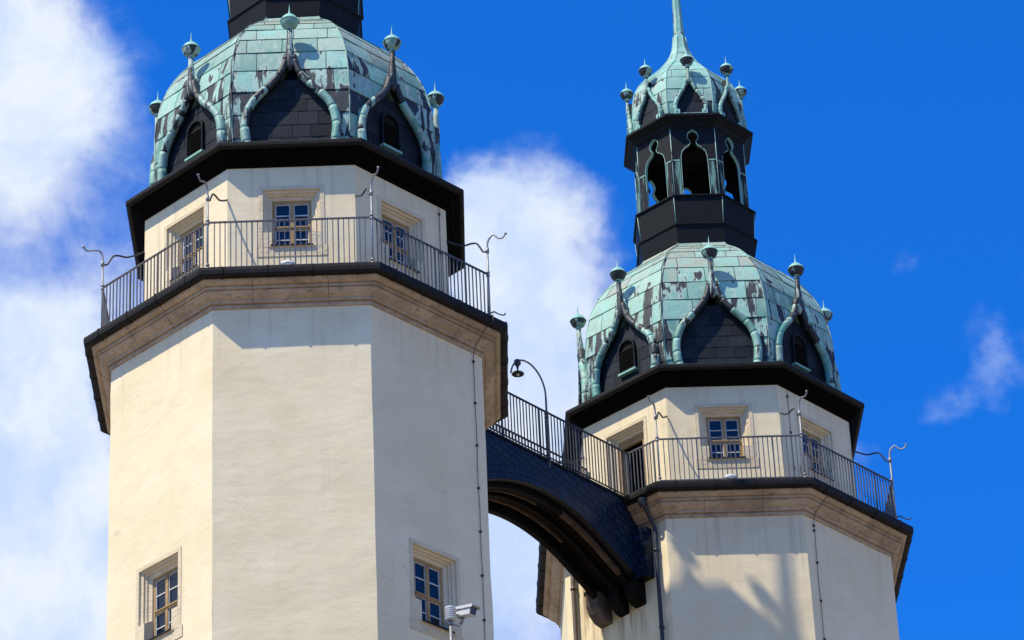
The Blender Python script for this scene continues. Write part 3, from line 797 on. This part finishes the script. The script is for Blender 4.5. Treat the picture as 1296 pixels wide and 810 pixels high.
    cup = cu.build('cupola', ['patina', 'under'], tw)
    for k in range(8):
        rr = MB(); rr.tube([(0, -(r_/C225+.008), z) for r_, z in ptc], .017, 6, 0, (rng.random(), .15, .3)); rr.build('ridge_roll', 'patina', cup, R(-22.5+45*k))
    for k in range(8):
        ogee_dormer(tw, R(45*k), OGC, 1.50, 56.03, .175, False, rng, .055, .9, 55.3, 1.51, ('cupola_dormer', 'ogee_moulding'), .4, .4, True)
    # ---- spire
    sp_ = MB()
    sp_.lathe([(.172, 57.78), (.14, 58.0), (.118, 58.5), (.104, 59.1), (.085, 60.2), (.06, 61.6), (.045, 62.6)], 8, 0, phase=.5, smooth=False, col=(.7, .0, .25))
    sp_.lathe([(.16, 57.9), (.15, 57.94)], 8, 0, phase=.5, col=(.3, .6, 0))
    for a in range(8):
        q = R(22.5+45*a+0); sp_.tube([(r_*math.cos(q), r_*math.sin(q), z) for r_, z in ((.155, 57.8), (.125, 58.3), (.105, 59.1), (.065, 61.4))], .009, 4, 0, (.3, .2, 0))
    sp_.lathe([(.03, 62.5), (.2, 62.62), (.28, 62.85), (.2, 63.08), (.03, 63.2), (.015, 65)], 14, 0, col=(.7, 0, 0))
    sp_.build('spire', 'patina', tw)
    # ---- railing
    for k in range(8):
        hwr = RAP*T225-.03
        if gap and k == gap[0]:
            rail_panel(tw, RAP, RZ0, RZ1, -hwr, gap[1], R(45*k), post_b=True); rail_panel(tw, RAP, RZ0, RZ1, gap[2], hwr, R(45*k), post_a=True)
        else: rail_panel(tw, RAP, RZ0, RZ1, -hwr, hwr, R(45*k))
    for k in range(8): corner_rod(tw, -22.5+45*k, k in (2, ), k)
    return tw

tA = build_tower(T1[0], T1[1], 'nearer cream plastered octagonal church tower with green copper dome, left of the bridge', 11, door_face=3, gap=(3, -.27, .93))
tB = build_tower(T2[0], T2[1], 'farther cream octagonal church tower with open lantern and spire, right of the bridge', 29, door_face=7, gap=(7, -.50, .73), plast='plaster2')

# cables and downpipes: parts of their tower
def cable(tw, face, u, pts, clips, name='lightning_cable', rad=.007, mt='railb'):
    b = MB(); b.tube([(u+x, -o, z) for x, o, z in pts], rad, 6)
    for x, o, z in clips: b.box(u+x-.022, u+x+.022, -o-.02, -o+.03, z-.022, z+.022)
    return b.build(name, mt, tw, R(45*face))
zc = [40.95-1.02*i for i in range(12)]
rg = random.Random(3)
pp = [(.05, 4.56, 41.88), (.04, 4.55, 41.7), (.0, 4.40, 41.62), (0, 4.05, 41.30), (0, 3.97, 41.1)]+[(rg.uniform(-.012, .012), 3.965, z) for z in [40.9-.5*i for i in range(22)]]
cable(tA, 1, 1.35, pp, [(0, 3.965, z) for z in zc])
cable(tB, 1, -1.32, [(.10, 4.56, 41.88), (.06, 4.40, 41.62), (.0, 4.05, 41.30), (0, 3.97, 41.1)]+[(rg.uniform(-.012, .012)-.003*i, 3.965, 40.9-.5*i) for i in range(22)], [(0, 3.965, z) for z in [40.98, 40.85]+[40-1.0*i for i in range(10)]])
cable(tA, 1, 1.14, [(0, 3.31, 45.05), (0, 3.31, 41.95)], [(0, 3.31, z) for z in (44.9, 43.9, 42.9, 42.1)])
cable(tB, 1, -1.02, [(0, 3.31, 45.05), (0, 3.31, 41.95)], [(0, 3.31, z) for z in (44.9, 43.9, 42.9, 42.1)])
def downpipe(tw, face, u, ztop, mt, ap=S_AP, r=.05, head=True):
    b = MB()
    b.tube(smooth_path([(u+.0, -4.42, 41.72), (u, -4.40, 41.55), (u, -ap-.22, 41.18), (u, -ap-.10, 40.98), (u, -ap-.10, 40.6)], 5)+[(u, -ap-.10, 0)], r, 10)
    for i in range(18):
        z = 40.4-2.0*i; b.tube([(u, -ap-.10, z-.03), (u, -ap-.10, z+.03)], r*1.3, 10)
        b.box(u-.015, u+.015, -ap-.06, -ap, z-.015, z+.015)
    if head: b.lathe([(.05, 41.42), (.11, 41.50), (.115, 41.62)], 12, 0, u, -4.42)
    return b.build('downpipe', mt, tw, R(45*face))
downpipe(tB, 7, 1.36, 41.1, 'pipe')
downpipe(tB, 7, -1.30, 41.1, 'pipebrown', r=.06)

# ------------------------------------------------------------------ bridge
O1 = T1[0].to_2d(); O2 = T2[0].to_2d(); bv = (O2-O1); BL = bv.length; bv.normalize()
br = empty('footbridge', None, (O1.x, O1.y, 0), math.atan2(bv.y, bv.x))
tag(br, 'slate clad arched footbridge high up between the two towers', 'bridge')
# local frame: x = s along from tower 1 to tower 2, y = +left (far side), near side is -y
WN, WF = -.56, .66
CX, CZ, RA = 7.45, 37.375, 4.20
def deck(s): return 42.47+.022*(s-5.6)
def arcz(s, r=RA):      # segmental arch that flattens towards its feet
    d = abs(s-CX); drop = d*d/8.6 if d < 2.3 else 2.3**2/8.6+(d-2.3)*.49
    return CZ+RA-drop+(r-RA)*1.0
S0, S1 = 3.98, 10.93
xs = [S0+(S1-S0)*i/60 for i in range(61)]
def slate_side(y, name):
    b = MB()
    def uv(s, z): 
        a = R(-14); return (s*math.cos(a)+z*math.sin(a), -s*math.sin(a)+z*math.cos(a))
    for a, c in zip(xs, xs[1:]):
        za, zc_, ta, tc = arcz(a), arcz(c), deck(a)-.03, deck(c)-.03
        for yy in (y-.05, y+.05):
            # upper field, then the course that follows the arch, flared outwards
            fl = .06 if abs(yy) > abs(y) else 0
            so = math.copysign(fl, y)
            ma, mc = za+.36*(ta-za), zc_+.36*(tc-zc_)
            b.face([(a, yy, ma), (c, yy, mc), (c, yy, tc), (a, yy, ta)], 0, uv=[uv(a, ma), uv(c, mc), uv(c, tc), uv(a, ta)])
            b.face([(a, yy+so, za), (c, yy+so, zc_), (c, yy, mc), (a, yy, ma)], 0, uv=[(a*1.05, 0), (c*1.05, 0), (c*1.05, mc-zc_), (a*1.05, ma-za)])
        b.face([(a, y-.05-(.06 if y < 0 else 0), za), (c, y-.05-(.06 if y < 0 else 0), zc_), (c, y+.05+(.06 if y > 0 else 0), zc_), (a, y+.05+(.06 if y > 0 else 0), za)], 0, uv=[(0, 0)]*4)
        b.face([(a, y-.05, ta), (c, y-.05, tc), (c, y+.05, tc), (a, y+.05, ta)], 0, uv=[(0, 0)]*4)
    return b.build(name, 'slate', br)
slate_side(WN, 'slate_side'); slate_side(WF, 'slate_side')
dk = MB()
for a, c in zip(xs, xs[1:]):
    dk.face([(a, WN, deck(a)), (c, WN, deck(c)), (c, WF, deck(c)), (a, WF, deck(a))]); 
    dk.face([(a, WN-.07, deck(a)-.028), (c, WN-.07, deck(c)-.028), (c, WF+.07, deck(c)-.028), (a, WF+.07, deck(a)-.028)])
dk.box(S0, S1, WN-.09, WN-.03, 0, 0)
for yy, s in ((WN, -1), (WF, 1)):
    for a, c in zip(xs, xs[1:]):
        y0 = yy; y1 = yy+s*.085
        dk.face([(a, y0, deck(a)+.0), (c, y0, deck(c)+.0), (c, y1, deck(c)-.01), (a, y1, deck(a)-.01)]); dk.face([(a, y1, deck(a)-.01), (c, y1, deck(c)-.01), (c, y1, deck(c)-.06), (a, y1, deck(a)-.06)])
for i in range(4): dk.box(4.05, 4.45+.25*i, WN+.06, WF-.06, 41.9+.0, 42.0+.0+.12*(3-i)) if False else None
dk.build('deck', 'gutter', br)
sf = MB()
for yb in range(7):
    ya = WN+.06+(WF-WN-.12)*yb/7; yc = ya+(WF-WN-.12)/7-.015
    for a, c in zip(xs, xs[1:]):
        r_ = 4.19+.01*(yb % 2)
        sf.face([(a, ya, arcz(a, r_)), (c, ya, arcz(c, r_)), (c, yc, arcz(c, r_)), (a, yc, arcz(a, r_))])
    for a, c in zip(xs, xs[1:]):
        sf.face([(a, ya, arcz(a, 4.23)), (c, ya, arcz(c, 4.23)), (c, yc+.02, arcz(c, 4.23)), (a, yc+.02, arcz(a, 4.23))])
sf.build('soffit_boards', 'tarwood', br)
def rib(y, wd, r0, r1, s0, s1, mt, name='arch_rib'):
    b = MB(); n = 28; P = [s0+(s1-s0)*i/n for i in range(n+1)]
    for a, c in zip(P, P[1:]):
        A = [(a, y, arcz(a, r0)), (a, y+wd, arcz(a, r0)), (a, y+wd, arcz(a, r1)), (a, y, arcz(a, r1))]
        D = [(c, q[1], 0) for q in A]; D = [(c, y, arcz(c, r0)), (c, y+wd, arcz(c, r0)), (c, y+wd, arcz(c, r1)), (c, y, arcz(c, r1))]
        for i in range(4): b.face([A[i], A[(i+1) % 4], D[(i+1) % 4], D[i]])
        if a == P[0]: b.face(A)
        if c == P[-1]: b.face(D)
    return b.build(name, mt, br)
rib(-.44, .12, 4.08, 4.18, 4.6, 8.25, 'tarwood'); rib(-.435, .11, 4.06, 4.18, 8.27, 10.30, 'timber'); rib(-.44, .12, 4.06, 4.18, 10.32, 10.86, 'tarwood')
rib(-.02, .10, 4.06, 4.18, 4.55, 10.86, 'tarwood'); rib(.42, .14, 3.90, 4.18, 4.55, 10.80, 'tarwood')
rib(.2, .05, 4.05, 4.18, 6.2, 9.0, 'timber', 'brace'); rib(-.22, .04, 4.08, 4.18, 5.6, 7.6, 'timber', 'brace')
# corbels under both springings
def corbel(s, y, wd, zt, h, out_, sgn, mt='corbel', chop=.35):
    b = MB(); x0 = s; 
    prof = [(0, 0), (out_, 0), (out_, -h*.45), (out_*.86, -h*.72), (out_*.55, -h*.93), (0, -h)]
    P0 = [(x0-sgn*px, y-wd/2, zt+pz) for px, pz in prof]; P1 = [(x0-sgn*px, y+wd/2, zt+pz) for px, pz in prof]
    b.face(P0); b.face(P1)
    for i in range(len(prof)): j = (i+1) % len(prof); b.face([P0[i], P0[j], P1[j], P1[i]])
    o = b.build('corbel', mt, br)
    bv_ = o.modifiers.new('bevel', 'BEVEL'); bv_.width = .03; bv_.segments = 2
    return o
for sgn, s in ((1, 11.0), (-1, 3.9)):
    corbel(s+sgn*.08, .60, .38, 40.50, .72, .62, sgn); corbel(s+sgn*.05, .02, .30, 40.46, .62, .50, sgn, 'tarwood'); corbel(s+sgn*.0, -.50, .34, 40.44, .55, .48, sgn, 'tarwood')
    hb = MB(); x0, x1 = sorted((s-sgn*.52, s-sgn*.30)); hb.box(x0, x1, -.62, .84, 40.50, 40.60); hb.box(x0+.03, x1-.03, -.54, .62, 40.605, 40.64); hb.build('wall_beam', 'tarwood', br)
# slate-hung cheek beside the springing on the farther tower
a7 = R(-45)+T2[1]-math.atan2(bv.y, bv.x)
ck = MB()
def on2(u, out_, z):     # point on tower 2's left-front face in bridge space
    a = R(-45)+T2[1]; wx = O2.x+math.sin(a)*out_+u*math.cos(a)-O1.x; wy = O2.y-math.cos(a)*out_+u*math.sin(a)-O1.y
    return (wx*bv.x+wy*bv.y, -wx*bv.y+wy*bv.x, z)
A = [(.55, .02), (.55, .34), (1.19, .26), (1.19, .02)]
for (u0, o0), (u1, o1) in zip(A, A[1:]):
    ck.face([on2(u0, S_AP+o0, 40.46), on2(u1, S_AP+o1, 40.46), on2(u1, S_AP+o1, 41.75), on2(u0, S_AP+o0, 41.75)], uv=[(u0+o0, 0), (u1+o1, 0), (u1+o1, 1.29), (u0+o0, 1.29)])
ck.face([on2(u, S_AP+o_, 40.46) for u, o_ in A], uv=[(0, 0)]*4); ck.face([on2(u, S_AP+o_, 41.75) for u, o_ in A], uv=[(0, 0)]*4)
ck.build('slate_cheek', 'slate', br)
def brail(y, s0, s1, name='bridge_railing'):
    b = MB(); n = round((s1-s0)/.112)
    def zz(s): return deck(s)+.12
    def slab(h0, h1, hw):
        p = [(s0, y-hw, zz(s0)+h0), (s0, y+hw, zz(s0)+h0), (s0, y+hw, zz(s0)+h1), (s0, y-hw, zz(s0)+h1)]; q = [(s1, yy, z-zz(s0)+zz(s1)) for _, yy, z in p]
        b.mesh(p+q, [(0, 1, 2, 3), (4, 7, 6, 5), (0, 4, 5, 1), (1, 5, 6, 2), (2, 6, 7, 3), (3, 7, 4, 0)])
    slab(1.18, 1.21, .022); slab(-.02, .005, .015)
    for i in range(n+1):
        s = s0+(s1-s0)*i/n; big = i in (0, n) or i % 12 == 5
        tk = .019 if big else .0105
        b.box(s-tk, s+tk, y-tk, y+tk, zz(s)-(.22 if big else 0), zz(s)+1.18)
    return b.build(name, 'railb', br)
brail(WN+.01, 4.2, 10.70); brail(WF-.01, 4.3, 10.62)

# ------------------------------------------------------------------ lamp on the bridge railing
def bridge_pt(s, w, z): return Vector((O1.x+bv.x*s+bv.y*w, O1.y+bv.y*s-bv.x*w, z))
lp = bridge_pt(7.68, .60, 42.45)
lamp = empty('street_lamp', None, lp, math.atan2(bv.y, bv.x))
tag(lamp, 'curved swan-neck lamp on the bridge railing, bell shade hanging beside the nearer tower', 'lamp')
b = MB()
arc = [(-.62+.62*math.cos(R(q)), 0, 1.78+.66*math.sin(R(q))) for q in range(0, 171, 10)]
b.tube([(0, 0, -.15), (0, 0, 1.0), (0, 0, 1.7)]+arc, [.028, .028, .024]+[.021]*len(arc), 10)
for z in (.02, .12, 1.2, 1.32): b.tube([(0, 0, z-.02), (0, 0, z+.02)], .05, 10)
b.box(-.03, .03, .0, .06, .1, .14)
b.build('pole', 'rail', lamp)
b = MB(); hx, hz = -.98, 2.26
b.lathe([(.03, hz+.10), (.075, hz+.07), (.085, hz-.02), (.04, hz-.08), (.02, hz-.16), (.02, hz-.22)], 14, 0, hx, 0)
b.build('lamp_mount', 'railb', lamp)
b = MB(); b.lathe([(.02, hz-.20), (.05, hz-.22), (.09, hz-.25), (.14, hz-.28), (.148, hz-.30), (.135, hz-.295), (.09, hz-.275), (.02, hz-.26)], 18, 0, hx, 0)
b.build('lamp_shade', 'railb', lamp)
b = MB(); b.lathe([(.001, hz-.345), (.03, hz-.335), (.04, hz-.31), (.03, hz-.28), (.02, hz-.27)], 12, 0, hx, 0); b.build('bulb_glass', 'white', lamp)

# ------------------------------------------------------------------ floor floodlights on the terraces
def flood(tw, o, u, out_, label):
    a = o[1]; p = Vector((o[0].x+math.sin(a)*out_+u*math.cos(a), o[0].y-math.cos(a)*out_+u*math.sin(a), o[0].z+41.87))
    e = empty('floodlight', None, p, a); tag(e, label, 'floodlight', 'low floodlights on the terraces')
    b = MB(); b.lathe([(.12, 0.0), (.13, .02), (.13, .07), (.05, .09)], 16, 0); b.box(-.02, .02, -.02, .02, .08, .2); b.build('foot', 'zinc', e)
    b = MB(); b.lathe([(.02, .19), (.14, .20), (.19, .24), (.185, .28), (.13, .34), (.06, .37), (.001, .38)], 18, 0); b.build('housing', 'white', e)
flood(tA, T1, -.06, 4.02, 'small white dome floodlight on the nearer tower terrace behind the railing')
flood(tB, T2, -.04, 4.02, 'small white dome floodlight on the farther tower terrace behind the railing')

# ------------------------------------------------------------------ camera mast on the nearer tower
a1 = R(45)+T1[1]
def onT1(u, o_, z): return Vector((T1[0].x+math.sin(a1)*o_+u*math.cos(a1), T1[0].y-math.cos(a1)*o_+u*math.sin(a1), z))
ms = empty('sensor_mast', None, onT1(-.20, S_AP+.6, 32.6), a1)
tag(ms, 'slim steel mast with louvred white sensor at its top, before the lower right window', 'mast')
b = MB(); b.tube([(0, 0, -.4), (0, 0, 1.50)], .034, 10); b.tube([(0, 0, 1.40), (0, 0, 1.47)], .055, 10); b.tube([(0, 0, 0), (0, .6, 0)], .03, 8); b.tube([(0, 0, -.35), (0, .6, -.35)], .03, 8); b.box(-.08, .08, .58, .605, -.45, .1)
b.tube([(0, -.0, 1.42), (.14, -.0, 1.44), (.24, 0, 1.45)], .018, 8); b.build('pole', 'zinc', ms)
b = MB(); pr = [(.02, 1.50), (.105, 1.51)]
for i in range(5): z = 1.52+i*.045; pr += [(.115, z), (.118, z+.012), (.098, z+.022), (.098, z+.04)]
pr += [(.115, 1.745), (.11, 1.775), (.05, 1.80), (.001, 1.803)]
b.lathe(pr, 18, 0); b.build('sensor', 'white', ms)
cm = empty('security_camera', None, onT1(.06, S_AP+.62, 34.17), R(-42))
tag(cm, 'white boxed security camera on an arm of the sensor mast, facing right', 'camera')
cm.rotation_euler.x = R(0)
b = MB(); b.box(-.12, .30, -.095, .095, -.05, .13); o_ = b.build('housing', 'white', cm); o_.rotation_euler.y = R(12); o_.location = (.05, 0, .11)
bm_ = o_.modifiers.new('bevel', 'BEVEL'); bm_.width = .014; bm_.segments = 2
b = MB(); b.box(-.16, .37, -.12, .12, .137, .152); b.box(-.16, .37, -.12, -.112, .09, .137); b.box(-.16, .37, .112, .12, .09, .137); o_ = b.build('sunshield', 'white', cm); o_.rotation_euler.y = R(12); o_.location = (.05, 0, .11)
b = MB(); b.box(.301, .308, -.078, .078, -.035, .115); o_ = b.build('front_glass', 'glass', cm); o_.rotation_euler.y = R(12); o_.location = (.05, 0, .11)
b = MB(); b.tube([(.08, 0, .06), (.06, 0, -.02), (.0, 0, -.08)], .028, 8); b.box(-.03, .12, -.035, .035, .05, .075); b.build('bracket', 'zinc', cm)
